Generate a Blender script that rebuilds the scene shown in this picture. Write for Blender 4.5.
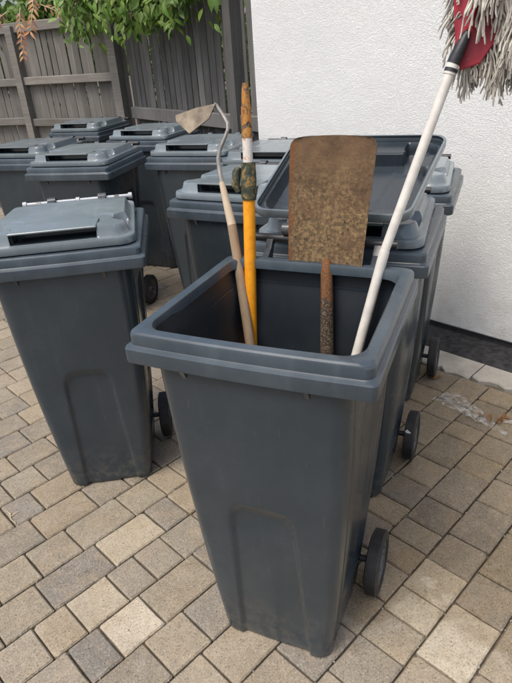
import bpy, bmesh, math, random
from mathutils import Vector, Matrix
R = math.radians
random.seed(7)
scene = bpy.context.scene
for o in list(bpy.data.objects): bpy.data.objects.remove(o)
C = scene.collection

# ------------------------------------------------------------------ camera
CAM_H, PITCH, ROLL = 1.535, R(27.285), R(-4.192)
FPX = 566.95                                   # focal length in pixels of a 512 px wide picture
cam_d = bpy.data.cameras.new('camera'); cam = bpy.data.objects.new('camera', cam_d); C.objects.link(cam)
cam_d.sensor_fit = 'HORIZONTAL'; cam_d.sensor_width = 36; cam_d.lens = 36*FPX/512
cam_d.clip_start = .02; cam_d.clip_end = 300
fw = Vector((0, math.cos(PITCH), -math.sin(PITCH))); up0 = Vector((0, math.sin(PITCH), math.cos(PITCH)))
rt = math.cos(ROLL)*Vector((1,0,0)) + math.sin(ROLL)*up0
up = -math.sin(ROLL)*Vector((1,0,0)) + math.cos(ROLL)*up0
m = Matrix((rt, up, -fw)).transposed().to_4x4(); m.translation = (0,0,CAM_H)
cam.matrix_world = m
scene.camera = cam
scene.render.resolution_x = 768; scene.render.resolution_y = 1024

# ------------------------------------------------------------------ light
SUN_EL, SUN_AZ = R(62), math.atan2(-.75, -.66)           # azimuth measured from +Y towards +X
world = bpy.data.worlds.new('World'); scene.world = world; world.use_nodes = True
wn = world.node_tree; wn.nodes.clear()
wo = wn.nodes.new('ShaderNodeOutputWorld'); bg = wn.nodes.new('ShaderNodeBackground'); sky = wn.nodes.new('ShaderNodeTexSky')
sky.sky_type = 'NISHITA'; sky.sun_disc = False; sky.sun_elevation = SUN_EL; sky.sun_rotation = SUN_AZ
sky.air_density = 1.0; sky.dust_density = 5.0; sky.ozone_density = .6
bg.inputs['Strength'].default_value = .15
wn.links.new(sky.outputs[0], bg.inputs[0]); wn.links.new(bg.outputs[0], wo.inputs[0])
sd = bpy.data.lights.new('sun', 'SUN'); sd.energy = 1.3; sd.angle = R(24); sd.color = (1, .97, .92)
sun = bpy.data.objects.new('sun', sd); C.objects.link(sun)
sdir = Vector((math.sin(SUN_AZ)*math.cos(SUN_EL), math.cos(SUN_AZ)*math.cos(SUN_EL), math.sin(SUN_EL)))
sun.rotation_euler = sdir.to_track_quat('Z', 'Y').to_euler()
sun.location = (-6, -4, 8)
vs = scene.view_settings
vs.view_transform = 'Standard'; vs.look = 'None'; vs.exposure = 0.47; vs.gamma = 1; vs.use_curve_mapping = False

# ------------------------------------------------------------------ material helpers
class Mat:
    def __init__(s, name, rough=.6, spec=.5, metal=0):
        s.m = bpy.data.materials.new(name); s.m.use_nodes = True
        s.t = s.m.node_tree; s.b = s.t.nodes['Principled BSDF']
        s.b.inputs['Roughness'].default_value = rough; s.b.inputs['Metallic'].default_value = metal
        s.b.inputs['Specular IOR Level'].default_value = spec
        s.tc = s.t.nodes.new('ShaderNodeTexCoord'); s.geo = s.t.nodes.new('ShaderNodeNewGeometry')
    def obj(s): return s.tc.outputs['Object']
    def pos(s): return s.geo.outputs['Position']
    def n(s, typ, **kw):
        x = s.t.nodes.new(typ)
        for k, v in kw.items():
            if k in x.inputs: x.inputs[k].default_value = v
            else: setattr(x, k, v)
        return x
    def link(s, a, b): s.t.links.new(a, b)
    def map(s, vec, scale=(1,1,1), rot=(0,0,0)):
        x = s.n('ShaderNodeMapping'); s.link(vec, x.inputs[0]); x.inputs['Scale'].default_value = scale; x.inputs['Rotation'].default_value = rot
        return x.outputs[0]
    def noise(s, vec, scale, detail=4, rough=.55, dist=0):
        x = s.n('ShaderNodeTexNoise', Scale=scale, Detail=detail, Roughness=rough, Distortion=dist); s.link(vec, x.inputs['Vector'])
        return x.outputs['Fac']
    def voro(s, vec, scale, feature='F1', out='Distance'):
        x = s.n('ShaderNodeTexVoronoi', Scale=scale); x.feature = feature; s.link(vec, x.inputs['Vector'])
        return x.outputs[out]
    def ramp(s, fac, *stops):
        x = s.n('ShaderNodeValToRGB'); e = x.color_ramp.elements
        while len(e) > 1: e.remove(e[-1])
        for i, (p, c) in enumerate(stops):
            el = e[0] if i == 0 else e.new(p)
            el.position = p; el.color = (*c, 1) if len(c) == 3 else c
        s.link(fac, x.inputs[0]); return x.outputs[0]
    def g(s, fac, a, b, va=0., vb=1.):
        x = s.n('ShaderNodeMapRange'); s.link(fac, x.inputs[0])
        for i, v in enumerate((a, b, va, vb)): x.inputs[i+1].default_value = v
        return x.outputs[0]
    def mix(s, fac, a, b, mode='MIX'):
        x = s.n('ShaderNodeMix'); x.data_type = 'RGBA'; x.blend_type = mode
        for sock, v in ((x.inputs[0], fac), (x.inputs[6], a), (x.inputs[7], b)):
            if isinstance(v, (int, float)): sock.default_value = v
            elif isinstance(v, tuple): sock.default_value = (*v, 1) if len(v) == 3 else v
            else: s.link(v, sock)
        return x.outputs[2]
    def math(s, op, a, b=0.):
        x = s.n('ShaderNodeMath', operation=op)
        for i, v in enumerate((a, b)):
            if isinstance(v, (int, float)): x.inputs[i].default_value = v
            else: s.link(v, x.inputs[i])
        return x.outputs[0]
    def color(s, c):
        if isinstance(c, tuple): s.b.inputs['Base Color'].default_value = (*c, 1)
        else: s.link(c, s.b.inputs['Base Color'])
    def rough(s, r): s.link(r, s.b.inputs['Roughness'])
    def bump(s, h, strength=.3, dist=.002):
        x = s.n('ShaderNodeBump', Strength=strength, Distance=dist); s.link(h, x.inputs['Height'])
        old = s.b.inputs['Normal']
        if old.is_linked: s.link(old.links[0].from_socket, x.inputs['Normal'])
        s.link(x.outputs[0], old)

def plastic_mat(name, base, dust, rough=(.3, .5), dustamt=.35, splash=False):
    M = Mat(name, spec=.5); v = M.obj()
    info = M.n('ShaderNodeObjectInfo')
    off = M.n('ShaderNodeVectorMath', operation='ADD'); sc = M.n('ShaderNodeVectorMath', operation='SCALE')
    M.link(info.outputs['Location'], sc.inputs[0]); sc.inputs['Scale'].default_value = 3.1
    M.link(v, off.inputs[0]); M.link(sc.outputs[0], off.inputs[1]); v = off.outputs[0]
    n1 = M.noise(v, 5, 6, .62)
    streak = M.noise(M.map(v, (14, 14, 1.2)), 2.2, 5, .6)
    scuff = M.noise(M.map(v, (3, 3, 40), (.2, .5, 0)), 8, 3, .6)
    spots = M.voro(v, 46)
    c = M.mix(M.g(n1, .45, .75, 0, dustamt), base, dust)
    c = M.mix(M.g(streak, .56, .74, 0, dustamt*.55), c, dust)
    c = M.mix(M.g(scuff, .70, .76, 0, .16), c, tuple(min(1, x*2.2) for x in base))
    c = M.mix(M.g(spots, .04, .025, 0, .18), c, (.35, .34, .31))
    if splash:
        z_ = M.n('ShaderNodeSeparateXYZ'); M.link(M.obj(), z_.inputs[0])
        k = M.math('MULTIPLY', M.g(z_.outputs[2], .22, 0, 0, 1), M.g(M.noise(v, 30, 6, .7), .46, .70, 0, .5))
        c = M.mix(k, c, (.16, .14, .11))
        sc2 = M.noise(M.map(v, (90, 90, 2.5), (.25, .1, 0)), 1.5, 2, .5); c = M.mix(M.g(sc2, .71, .745, 0, .14), c, (.16, .18, .19))
    hs = M.n('ShaderNodeHueSaturation'); M.link(c, hs.inputs['Color']); M.link(M.g(info.outputs['Random'], 0, 1, .84, 1.16), hs.inputs['Value']); c = hs.outputs[0]
    M.color(c)
    M.rough(M.g(M.math('ADD', n1, M.math('MULTIPLY', streak, .5)), .5, 1.05, rough[0], rough[1]))
    M.bump(M.noise(v, 900, 2), .10, .0006); M.bump(M.noise(v, 7, 2), .10, .006)
    return M.m
MATS = {}
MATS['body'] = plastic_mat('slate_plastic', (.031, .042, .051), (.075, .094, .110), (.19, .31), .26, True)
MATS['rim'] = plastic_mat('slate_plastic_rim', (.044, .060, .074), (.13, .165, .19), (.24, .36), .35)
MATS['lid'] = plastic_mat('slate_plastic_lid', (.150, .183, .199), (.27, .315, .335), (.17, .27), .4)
MATS['inner'] = plastic_mat('slate_plastic_inner', (.0095, .0135, .018), (.03, .038, .045), (.36, .48), .3)  # darker than the outer plastic, for the inside of the body
MATS['lid_inner'] = plastic_mat('slate_plastic_lid_underside_slot_shade', (.026, .036, .046), (.07, .088, .10), (.18, .3), .35)  # lid underside; on the finger slot this dark colour paints in shade
def simple(name, col, rough=.5, metal=0, bumpscale=0, var=.25, spec=.5):
    M = Mat(name, rough, spec, metal); v = M.obj()
    n = M.noise(v, 25, 5); lo = tuple(x*(1-var) for x in col); hi = tuple(min(1, x*(1+var)) for x in col)
    M.color(M.mix(M.g(n, .35, .65), lo, hi))
    if bumpscale: M.bump(M.noise(v, bumpscale, 3), .3, .002)
    MATS[name] = M.m; return M.m
simple('black_plastic', (.02, .021, .023), .45, 0, 200)
simple('tyre_rubber', (.022, .022, .023), .62, 0, 300, .4)
simple('hub_grey', (.09, .095, .1), .5)
simple('axle_steel', (.22, .21, .2), .45, .8)
simple('pale_bar', (.45, .48, .5), .3, 0, 0, .1)
simple('white_sticker', (.75, .75, .73), .5)
simple('film_edge', (.6, .6, .58), .3)
simple('stem_brown', (.13, .09, .055), .8)
simple('red_plastic', (.36, .025, .045), .38, 0, 0, .2)
simple('mop_cord', (.50, .475, .42), .95, 0, 500, .35, .05)
simple('white_tube', (.62, .60, .545), .4, 0, 0, .1)
simple('grey_steel', (.30, .285, .26), .5, .5, 150, .3)
simple('hoe_blade_steel', (.20, .165, .12), .7, .25, 90, .45)
simple('dark_strip', (.036, .036, .037), .9, 0, 180, .4, .2)
simple('plinth_black', (.03, .03, .032), .85, 0, 60)
simple('brass_clip', (.35, .26, .16), .5, .5)

def mat_wall():
    M = Mat('white_render', .9, .2); v = M.pos()
    n1 = M.noise(v, 1.2, 5, .6); low = M.n('ShaderNodeSeparateXYZ'); M.link(v, low.inputs[0])
    c = M.mix(M.g(n1, .4, .7), (.75, .76, .745), (.71, .725, .71))
    dirt = M.math('MULTIPLY', M.g(low.outputs[2], .45, .03, 0, 1), M.g(M.noise(v, 9, 5), .45, .7, 0, .5))
    c = M.mix(dirt, c, (.45, .42, .37)); M.color(c)
    w = M.noise(v, 80, 2.5, .5, .9); a = M.math('ABSOLUTE', M.math('SUBTRACT', w, .5))
    M.bump(M.g(a, 0, .12, 0, 1), .42, .005); M.bump(n1, .3, .05); M.bump(M.noise(v, 110, 3), .22, .004)
    return M.m
MATS['wall'] = mat_wall()

def mat_paver():
    M = Mat('concrete_paver', .88, .25); info = M.n('ShaderNodeObjectInfo'); v = M.pos()
    att = M.n('ShaderNodeVertexColor'); att.layer_name = 'tint'
    base = M.mix(M.g(att.outputs['Alpha'], 0, .5), info.outputs['Color'], att.outputs['Color'])
    # objects that are single pavers carry no 'tint' layer: alpha reads 0 there and the object colour is used
    n1 = M.noise(v, 7, 5, .62); n2 = M.noise(v, 170, 3, .75); n3 = M.noise(v, 2.3, 4, .6)
    spk = M.voro(v, 230); spk2 = M.voro(v, 260, out='Color')
    sep = M.n('ShaderNodeSeparateColor'); M.link(spk2, sep.inputs[0])
    c = M.mix(M.g(n1, .35, .7, 0, .45), base, M.mix(1, base, (.62, .60, .57), 'MULTIPLY'))
    n5 = M.noise(v, 11, 5, .65, .5); c = M.mix(M.g(n5, .48, .72, 0, .5), c, (.40, .315, .205)); n6 = M.noise(v, 17, 4, .6); c = M.mix(M.g(n6, .56, .76, 0, .4), c, (.45, .42, .36))
    c = M.mix(M.g(n2, .42, .68, 0, .55), c, M.mix(1, c, (.52, .50, .47), 'MULTIPLY'))
    c = M.mix(M.math('MULTIPLY', M.g(sep.outputs[0], .70, .80), M.g(spk, .5, .25)), c, M.mix(1, c, (.42, .40, .38), 'MULTIPLY'))
    pit = M.voro(M.map(v, (1, 1, .2)), 115); pn = M.noise(v, 55, 3, .6); c = M.mix(M.math('MULTIPLY', M.g(pit, .22, .12), M.g(pn, .46, .58, 0, .7)), c, M.mix(1, c, (.40, .37, .34), 'MULTIPLY'))
    n7 = M.noise(v, 42, 4, .7); c = M.mix(M.g(n7, .5, .7, 0, .4), c, M.mix(1, c, (.62, .59, .55), 'MULTIPLY')); c = M.mix(M.g(n7, .46, .3, 0, .3), c, M.mix(1, c, (1.28, 1.25, 1.2), 'MULTIPLY'))
    c = M.mix(M.math('MULTIPLY', M.g(sep.outputs[1], .84, .9), .28), c, (.50, .45, .37))
    c = M.mix(M.g(n3, .56, .60, 0, .22), c, M.mix(1, c, (.66, .63, .58), 'MULTIPLY'))       # damp stains
    dm = M.n('ShaderNodeVectorMath', operation='DISTANCE'); M.link(v, dm.inputs[0]); dm.inputs[1].default_value = (1.0, 1.95, 0)
    brown_zone = M.math('ADD', dm.outputs['Value'], M.g(M.noise(v, 3.2, 5, .6), .3, .7, -.32, .32))
    c = M.mix(M.g(brown_zone, 1.06, .98, 0, .6), c, M.mix(1, c, (.60, .54, .45), 'MULTIPLY'))       # darker brown within a ragged-edged circle
    M.color(c); M.rough(M.g(n3, .5, .62, .92, .75))
    M.bump(M.g(n2, .3, .7), .5, .0025); M.bump(spk, .35, .0018); M.bump(n1, .3, .004)
    return M.m
MATS['paver'] = mat_paver()
def mat_sand():
    M = Mat('joint_sand', .95, .1); v = M.pos()
    M.color(M.mix(M.g(M.noise(v, 30, 5), .35, .7), (.095, .08, .06), (.20, .172, .132))); M.bump(M.noise(v, 400, 2), .6, .003)
    return M.m
MATS['sand'] = mat_sand()
def mat_slab():
    M = Mat('pale_slab', .85, .3); v = M.pos()
    c = M.mix(M.g(M.noise(v, 6, 5, .6), .35, .7), (.40, .38, .33), (.27, .255, .225)); c = M.mix(M.g(M.noise(v, 120, 3), .5, .75, 0, .4), c, (.2, .19, .17))
    M.color(c); M.bump(M.noise(v, 150, 3), .35, .002); return M.m
MATS['slab'] = mat_slab()
def mat_wood(name, a, b, axis=2):
    M = Mat(name, .85, .2); v = M.obj(); info = M.n('ShaderNodeObjectInfo')
    off = M.n('ShaderNodeVectorMath', operation='ADD'); M.link(v, off.inputs[0])
    rs = M.n('ShaderNodeVectorMath', operation='SCALE'); M.link(info.outputs['Location'], rs.inputs[0]); rs.inputs['Scale'].default_value = 7.7
    M.link(rs.outputs[0], off.inputs[1])
    sc = [38, 38, 38]; sc[axis] = 1.6
    g1 = M.noise(M.map(off.outputs[0], tuple(sc)), 1.6, 6, .65, .4); bl = M.noise(off.outputs[0], 3, 4)
    c = M.mix(M.g(g1, .3, .7), a, b); c = M.mix(M.g(bl, .4, .7, 0, .45), c, tuple(x*.62 for x in a))
    rnd = M.g(info.outputs['Random'], 0, 1, .72, 1.18); hsv = M.n('ShaderNodeHueSaturation'); M.link(c, hsv.inputs['Color']); M.link(rnd, hsv.inputs['Value'])
    M.color(hsv.outputs[0]); M.bump(g1, .45, .003); return M.m
MATS['wood_pale'] = mat_wood('weathered_wood_pale', (.155, .148, .136), (.245, .233, .213))
MATS['wood_dark'] = mat_wood('weathered_wood_dark', (.105, .104, .101), (.175, .172, .166))
MATS['wood_rail'] = mat_wood('weathered_rail', (.17, .16, .145), (.27, .255, .23), 0)
MATS['wood_handle'] = mat_wood('ash_handle', (.34, .245, .155), (.46, .345, .23))
MATS['wood_handle_pale'] = mat_wood('ash_handle_worn', (.44, .36, .26), (.55, .46, .34))
def mat_rust():
    M = Mat('rusty_steel', .85, .25, .15); v = M.obj()
    s = M.n('ShaderNodeSeparateXYZ'); M.link(v, s.inputs[0])
    n1 = M.noise(v, 18, 7, .7); n2 = M.noise(v, 105, 7, .78); n3 = M.noise(v, 13, 5, .65); n4 = M.noise(M.map(v, (1,1,.35)), 120, 4, .7)
    c = M.ramp(n1, (.3, (.075, .049, .030)), (.5, (.135, .086, .050)), (.68, (.19, .120, .066)))
    low = M.g(s.outputs[2], .29, .13)                       # clay crust on the half near the socket
    clay = M.ramp(n2, (.34, (.045, .035, .026)), (.45, (.14, .098, .058)), (.57, (.28, .190, .092)), (.75, (.33, .25, .145)))
    c = M.mix(M.math('MULTIPLY', low, M.g(M.math('ADD', n3, M.math('MULTIPLY', n2, .6)), .68, .86)), c, clay)
    c = M.mix(M.math('MULTIPLY', low, M.g(n4, .6, .68)), c, (.035, .028, .022))
    c = M.mix(M.g(n2, .66, .72, 0, .6), c, (.34, .12, .03))
    edge_ = M.math('ADD', M.g(s.outputs[0], -.135, -.168, 0, .5), M.g(n1, .4, .7, 0, .35)); c = M.mix(M.g(edge_, .42, .62, 0, .75), c, (.20, .085, .035))
    M.color(c); M.bump(n2, .8, .004); M.bump(n1, .5, .006); return M.m
MATS['rust'] = mat_rust()
def mat_socket():
    M = Mat('peeling_socket', .8, .3, .1); v = M.obj()
    n1 = M.noise(v, 190, 7, .75); n2 = M.noise(v, 60, 4); zz = M.n('ShaderNodeSeparateXYZ'); M.link(v, zz.inputs[0])
    c = M.ramp(n1, (.36, (.025, .02, .016)), (.5, (.06, .045, .032)), (.60, (.20, .15, .10)), (.68, (.33, .28, .22)))
    c = M.mix(M.g(M.math('ADD', n2, M.g(zz.outputs[2], .78, .92, -.12, .35)), .52, .72, 0, .9), c, M.ramp(n1, (.35, (.12, .055, .022)), (.6, (.24, .105, .04)))); M.color(c); M.bump(n1, .8, .003); return M.m
MATS['socket'] = mat_socket()
def mat_flaky(name, *stops):
    M = Mat(name, .6, .4); v = M.obj(); n1 = M.noise(v, 42, 6, .72, .6)
    M.color(M.ramp(n1, *stops)); M.bump(n1, .5, .002); return M.m
MATS['yellow'] = mat_flaky('yellow_fibreglass', (.3, (.66, .24, .004)), (.5, (.80, .31, .006)), (.72, (.82, .36, .012)))
MATS['old_paint'] = mat_flaky('flaked_orange_paint', (.36, (.04, .03, .02)), (.46, (.16, .10, .05)), (.53, (.46, .17, .02)), (.59, (.34, .21, .06)), (.66, (.085, .07, .045)))
MATS['fitting'] = mat_flaky('worn_green_fitting', (.38, (.022, .026, .018)), (.48, (.05, .058, .035)), (.55, (.13, .12, .06)), (.6, (.42, .20, .03)), (.68, (.06, .06, .035)))
MATS['sleeve'] = mat_flaky('worn_silver_sleeve', (.4, (.60, .57, .52)), (.52, (.66, .62, .56)), (.57, (.55, .22, .03)), (.7, (.62, .55, .45)))
def mat_leaf(name, a, b, trans=.25):
    M = Mat(name, .45, .4); n = M.noise(M.obj(), 9, 3); n2 = M.n('ShaderNodeVertexColor'); n2.layer_name = 'tint'
    M.color(M.mix(1, M.mix(M.g(n, .35, .65), a, b), n2.outputs['Color'], 'MULTIPLY'))
    tr = M.n('ShaderNodeBsdfTranslucent'); M.link(M.b.inputs['Base Color'].links[0].from_socket, tr.inputs[0])
    mx = M.n('ShaderNodeMixShader'); mx.inputs[0].default_value = trans
    out = M.t.nodes['Material Output']; M.link(M.b.outputs[0], mx.inputs[1]); M.link(tr.outputs[0], mx.inputs[2]); M.link(mx.outputs[0], out.inputs[0])
    return M.m
MATS['leaf'] = mat_leaf('green_leaf', (.085, .17, .026), (.17, .28, .055))
MATS['leaf_bright'] = mat_leaf('fresh_green_leaf', (.14, .27, .04), (.22, .36, .07))
MATS['leaf_dry'] = mat_leaf('dry_orange_leaf', (.46, .22, .11), (.60, .34, .20), .2)
MATS['leaf_brown'] = mat_leaf('dead_brown_leaf', (.22, .12, .05), (.36, .21, .09), .1)
MATS['straw'] = simple('straw_stem', (.55, .44, .27), .8)
def mat_film():
    M = Mat('clear_film', .25, .5); M.color((.72, .72, .70)); n = M.noise(M.obj(), 40, 4, .6)
    tr = M.n('ShaderNodeBsdfTransparent'); mx = M.n('ShaderNodeMixShader'); M.link(M.g(n, .42, .75, .04, .55), mx.inputs[0])
    M.link(tr.outputs[0], mx.inputs[1]); M.link(M.b.outputs[0], mx.inputs[2]); M.link(mx.outputs[0], M.t.nodes['Material Output'].inputs[0]); return M.m
MATS['film'] = mat_film()

# ------------------------------------------------------------------ mesh helpers
class MB:
    def __init__(s): s.v = []; s.f = []
    def add(s, verts, faces):
        k = len(s.v); s.v += [tuple(p) for p in verts]; s.f += [tuple(i+k for i in f) for f in faces]
    def box(s, x0, x1, y0, y1, z0, z1, bev=0):
        if bev <= 0:
            s.add([(x0,y0,z0),(x1,y0,z0),(x1,y1,z0),(x0,y1,z0),(x0,y0,z1),(x1,y0,z1),(x1,y1,z1),(x0,y1,z1)],
                  [(0,3,2,1),(4,5,6,7),(0,1,5,4),(1,2,6,5),(2,3,7,6),(3,0,4,7)])
        else:
            b = bev
            rings = []
            for (i, z) in ((b, z0), (0, z0+b), (0, z1-b), (b, z1)):
                rings.append([(x0+i+b*0,y0+i,z),(x1-i,y0+i,z),(x1-i,y1-i,z),(x0+i,y1-i,z)])
            s.loft(rings, cap=True)
    def loft(s, rings, cap=False, closed=True):
        n = len(rings[0]); k = len(s.v)
        for r in rings: s.v += [tuple(p) for p in r]
        for a in range(len(rings)-1):
            for i in range(n if closed else n-1):
                j = (i+1) % n
                s.f.append((k+a*n+i, k+a*n+j, k+(a+1)*n+j, k+(a+1)*n+i))
        if cap:
            s.f.append(tuple(k+i for i in reversed(range(n)))); s.f.append(tuple(k+(len(rings)-1)*n+i for i in range(n)))
    def tube(s, pts, rad, seg=10, cap=True, flat=None):
        pts = [Vector(p) for p in pts]; rad = [rad]*len(pts) if isinstance(rad, (int, float)) else rad
        rings = []; prev = None
        for i, p in enumerate(pts):
            d = (pts[min(i+1, len(pts)-1)] - pts[max(i-1, 0)]).normalized()
            if prev is None:
                a = Vector((0,0,1)) if abs(d.z) < .9 else Vector((1,0,0)); u = d.cross(a).normalized()
            else: u = (prev - d*prev.dot(d)).normalized()
            prev = u; w = d.cross(u)
            rings.append([p + rad[i]*(math.cos(t)*u + math.sin(t)*w*(flat or 1)) for t in (2*math.pi*k/seg for k in range(seg))])
        s.loft(rings, cap)
    def lathe(s, prof, seg=32, axis='x', c=(0,0,0)):       # closed profile of (along axis, radius)
        rings = []
        for a, r in prof:
            ring = []
            for k in range(seg):
                t = 2*math.pi*k/seg; q = (a, r*math.cos(t), r*math.sin(t))
                if axis == 'z': q = (r*math.cos(t), r*math.sin(t), a)
                ring.append((q[0]+c[0], q[1]+c[1], q[2]+c[2]))
            rings.append(ring)
        s.loft(rings, False)
    def mesh(s, name, mats, smooth=None):
        me = bpy.data.meshes.new(name); me.from_pydata(s.v, [], s.f)
        for mm in (mats if isinstance(mats, (list, tuple)) else [mats]): me.materials.append(MATS[mm] if isinstance(mm, str) else mm)
        bm = bmesh.new(); bm.from_mesh(me); bmesh.ops.recalc_face_normals(bm, faces=bm.faces); bm.to_mesh(me); bm.free()
        if smooth is not None:
            me.polygons.foreach_set('use_smooth', [True]*len(me.polygons)); me.set_sharp_from_angle(angle=R(smooth))
        me.update(); return me
    def build(s, name, mats, parent=None, smooth=None, loc=(0,0,0)):
        return link(name, s.mesh(name, mats, smooth), parent, loc)
def link(name, me, parent=None, loc=(0,0,0), rot=(0,0,0)):
    o = bpy.data.objects.new(name, me); C.objects.link(o); o.parent = parent; o.location = loc; o.rotation_euler = rot; return o
def thing(name, label, cat, loc=(0,0,0), rz=0, group=None):
    o = bpy.data.objects.new(name, None); C.objects.link(o); o.empty_display_size = .1; o.location = loc; o.rotation_euler = (0,0,rz)
    return tag(o, label, cat, group)
def tag(o, label=None, cat=None, group=None, kind=None):
    for k, v in (('label', label), ('category', cat), ('group', group), ('kind', kind)):
        if v: o[k] = v
    return o
def copy_tree(o, parent=None):
    c = o.copy(); C.objects.link(c); c.parent = parent
    for ch in list(o.children): copy_tree(ch, c)
    return c
def lerp(a, b, t): return a+(b-a)*t
def ss(a, b, x):
    t = max(0., min(1., (x-a)/(b-a))); return t*t*(3-2*t)

# ------------------------------------------------------------------ ground and paving
TH = R(43.2); U = Vector((math.cos(TH), math.sin(TH), 0)); N = Vector((-math.sin(TH), math.cos(TH), 0))
def un(a, o, z=0): return U*a + N*o + Vector((0,0,z))
g = MB(); g.add([(-60,-60,-.02),(60,-60,-.02),(60,60,-.02),(-60,60,-.02)], [(0,1,2,3)])
ground = tag(g.build('ground', 'sand'), kind='structure')
ground['label'] = 'sandy ground under the block paving'

def project(P):
    d = Vector(P) - Vector((0,0,CAM_H)); z = d.dot(fw)
    if z < .05: return None
    return (256 + FPX*d.dot(rt)/z, 341.5 - FPX*d.dot(up)/z, z)

# where each bin stands: front-of-rim centre x, y and turn
BINS = [(-.039, .994, -24.8), (.243, 1.611, -24.6), (.525, 2.228, -24.6), (-.620, 1.747, 5.7), (-1.033, 3.404, -16.8), (-1.53, 3.90, -20),
        (-1.45, 5.20, -24), (-.78, 4.36, -26), (-.343, 3.455, -23.5), (-.094, 2.257, -28.5), (.10, 2.98, -25)]
def hull(pts):
    pts = sorted(pts); 
    def half(ps):
        h = []
        for p in ps:
            while len(h) > 1 and (h[-1][0]-h[-2][0])*(p[1]-h[-2][1]) - (h[-1][1]-h[-2][1])*(p[0]-h[-2][0]) <= 0: h.pop()
            h.append(p)
        return h[:-1]
    return half(pts) + half(pts[::-1])
def inside(h, q):
    return all((b[0]-a[0])*(q[1]-a[1]) - (b[1]-a[1])*(q[0]-a[0]) >= 0 for a, b in zip(h, h[1:]+h[:1]))
hulls = []
for x, y, a in BINS:
    Mx = Matrix.Rotation(R(a), 3, 'Z'); ps = []
    for lx, ly, lz in [(s*.28, yy, 1.0) for s in (-1,1) for yy in (0, .53)] + [(s*.16, yy, 0.) for s in (-1,1) for yy in (.075, .4)]:
        q = project(Mx @ Vector((lx, ly, lz)) + Vector((x, y, 0)))
        if q: ps.append((q[0], q[1]))
    hulls.append(hull(ps))

KNOWN = {0: [1.03, 1.138, 1.284, 1.43, 1.64, 1.797], -1: [.965, 1.187, 1.34], 1: [1.185, 1.40, 1.543, 1.757, 1.89], 2: [.557, 1.445, 1.585, 1.935],
         3: [.46, .605], 4: [.29, .397, .546, .77], 5: [.254, .367, .516, .74], 6: [.334, .562, .775], 7: [.37, .524, .745], 8: [.457], 9: [.53]}
OFF0, PITCHC, GAP = .47, .1505, .0042
SIZES = [.11, .149, .149, .19, .222]
pal = [(.38,.33,.25), (.36,.313,.24), (.33,.293,.235), (.30,.272,.228), (.41,.345,.25), (.37,.32,.24), (.34,.30,.24), (.39,.345,.265)]
rnd = random.Random(21)
def fill(a, b):
    if b - a < .17: return []
    out = []; p = a
    while True:
        L = rnd.choice(SIZES)
        if p + L > b - .1:
            rest = b - p
            if rest > .24: out.append(p + rest/2)
            return out
        p += L; out.append(p)
pavers = []
LIM = 2.40
for k in range(-14, 62):
    lo = OFF0 + PITCHC*k; kn = KNOWN.get(k, [])
    cuts = []
    st = -3.2 + rnd.random()*.2; seq = [st] + kn + [LIM if lo < 2.84 else 7.5]
    if not kn: seq = [st, LIM if lo < 2.84 else 7.5]
    for a, b in zip(seq, seq[1:]): cuts += [a] + fill(a, b)
    cuts.append(seq[-1])
    for a, b in zip(cuts, cuts[1:]):
        if b - a < .06: continue
        c = un((a+b)/2, lo + PITCHC/2)
        if c.x < -4.5 or c.x > 3.2 or c.y < -.6 or c.y > 7.2: continue
        pavers.append((a, b, lo, c))
def paver_mesh(L, tag_):
    w, b, mb = PITCHC/2 - GAP/2, .0045, MB(); h = L/2 - GAP/2; rp = random.Random(tag_)
    jit = [(rp.uniform(0, .0022), rp.uniform(.0025, .006) if rp.random() < .85 else .010) for _ in range(12)]
    def ring(i, z, worn):
        out = []; k = 0
        for (cx, cy, ax) in ((-1,-1,0), (1,-1,1), (1,1,0), (-1,1,1)):
            hx, hy = h-i, w-i; q = jit[k][1] if worn else .003
            c = (cx*hx, cy*hy); e1 = (c[0], c[1]-cy*q); e2 = (c[0]-cx*q, c[1])
            out += [e1, e2] if ax == 0 else [e2, e1]
            j = jit[k+4][0]*worn; t_ = jit[k][0]/.0022*.5+.25
            nx = {0: (lerp(-hx, hx, t_), -hy+j), 1: (hx-j, lerp(-hy, hy, t_)), 2: (lerp(hx, -hx, t_), hy-j), 3: (-hx+j, lerp(hy, -hy, t_))}[k]
            out.append(nx); k += 1
        return [(x, y, z) for x, y in out]
    mb.loft([ring(0, -.04, 0), ring(0, -.005, 1), ring(b, 0, 1)])
    k = len(mb.v); mb.f.append(tuple(range(k-12, k)))
    return mb
shared = {}
def score(p):
    q = project(p[3]); 
    if not q: return 0
    if not (-25 < q[0] < 537 and -25 < q[1] < 708): return 0
    if any(inside(h, q[:2]) for h in hulls): return 0
    return (p[1]-p[0]) / q[2]**3 * (CAM_H)
order = sorted(range(len(pavers)), key=lambda i: -score(pavers[i]))
single = set(i for i in order[:300] if score(pavers[i]) > 0)
paving = bpy.data.objects.new('paving', None); C.objects.link(paving); tag(paving, 'tan and grey concrete block paving of the driveway', kind='structure')
CREAM = [(.53,1.30-.16), (1.06,.40), (1.08,.55), (1.21,.55)]
def paver_col(a, b, lo, i):
    r = random.Random(i*13+5); col = list(r.choice(pal)); f = r.uniform(.80, .98)
    c = ((a+b)/2, lo+PITCHC/2)
    for (u0, o0), cc in (((.47, 1.145), (.55,.49,.385)), ((1.075, .395), (.54,.485,.38)), ((1.08,.545), (.50,.44,.33)), ((1.21,.545), (.52,.46,.35)), ((.65,1.445), (.46,.40,.30)), ((.44,1.295), (.47,.41,.31)), ((.345,1.145), (.24,.225,.20))):
        if abs(c[0]-u0) < .06 and abs(c[1]-o0) < .05: return cc
    return tuple(x*f for x in col)
rest = MB(); rest_cols = []
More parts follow.
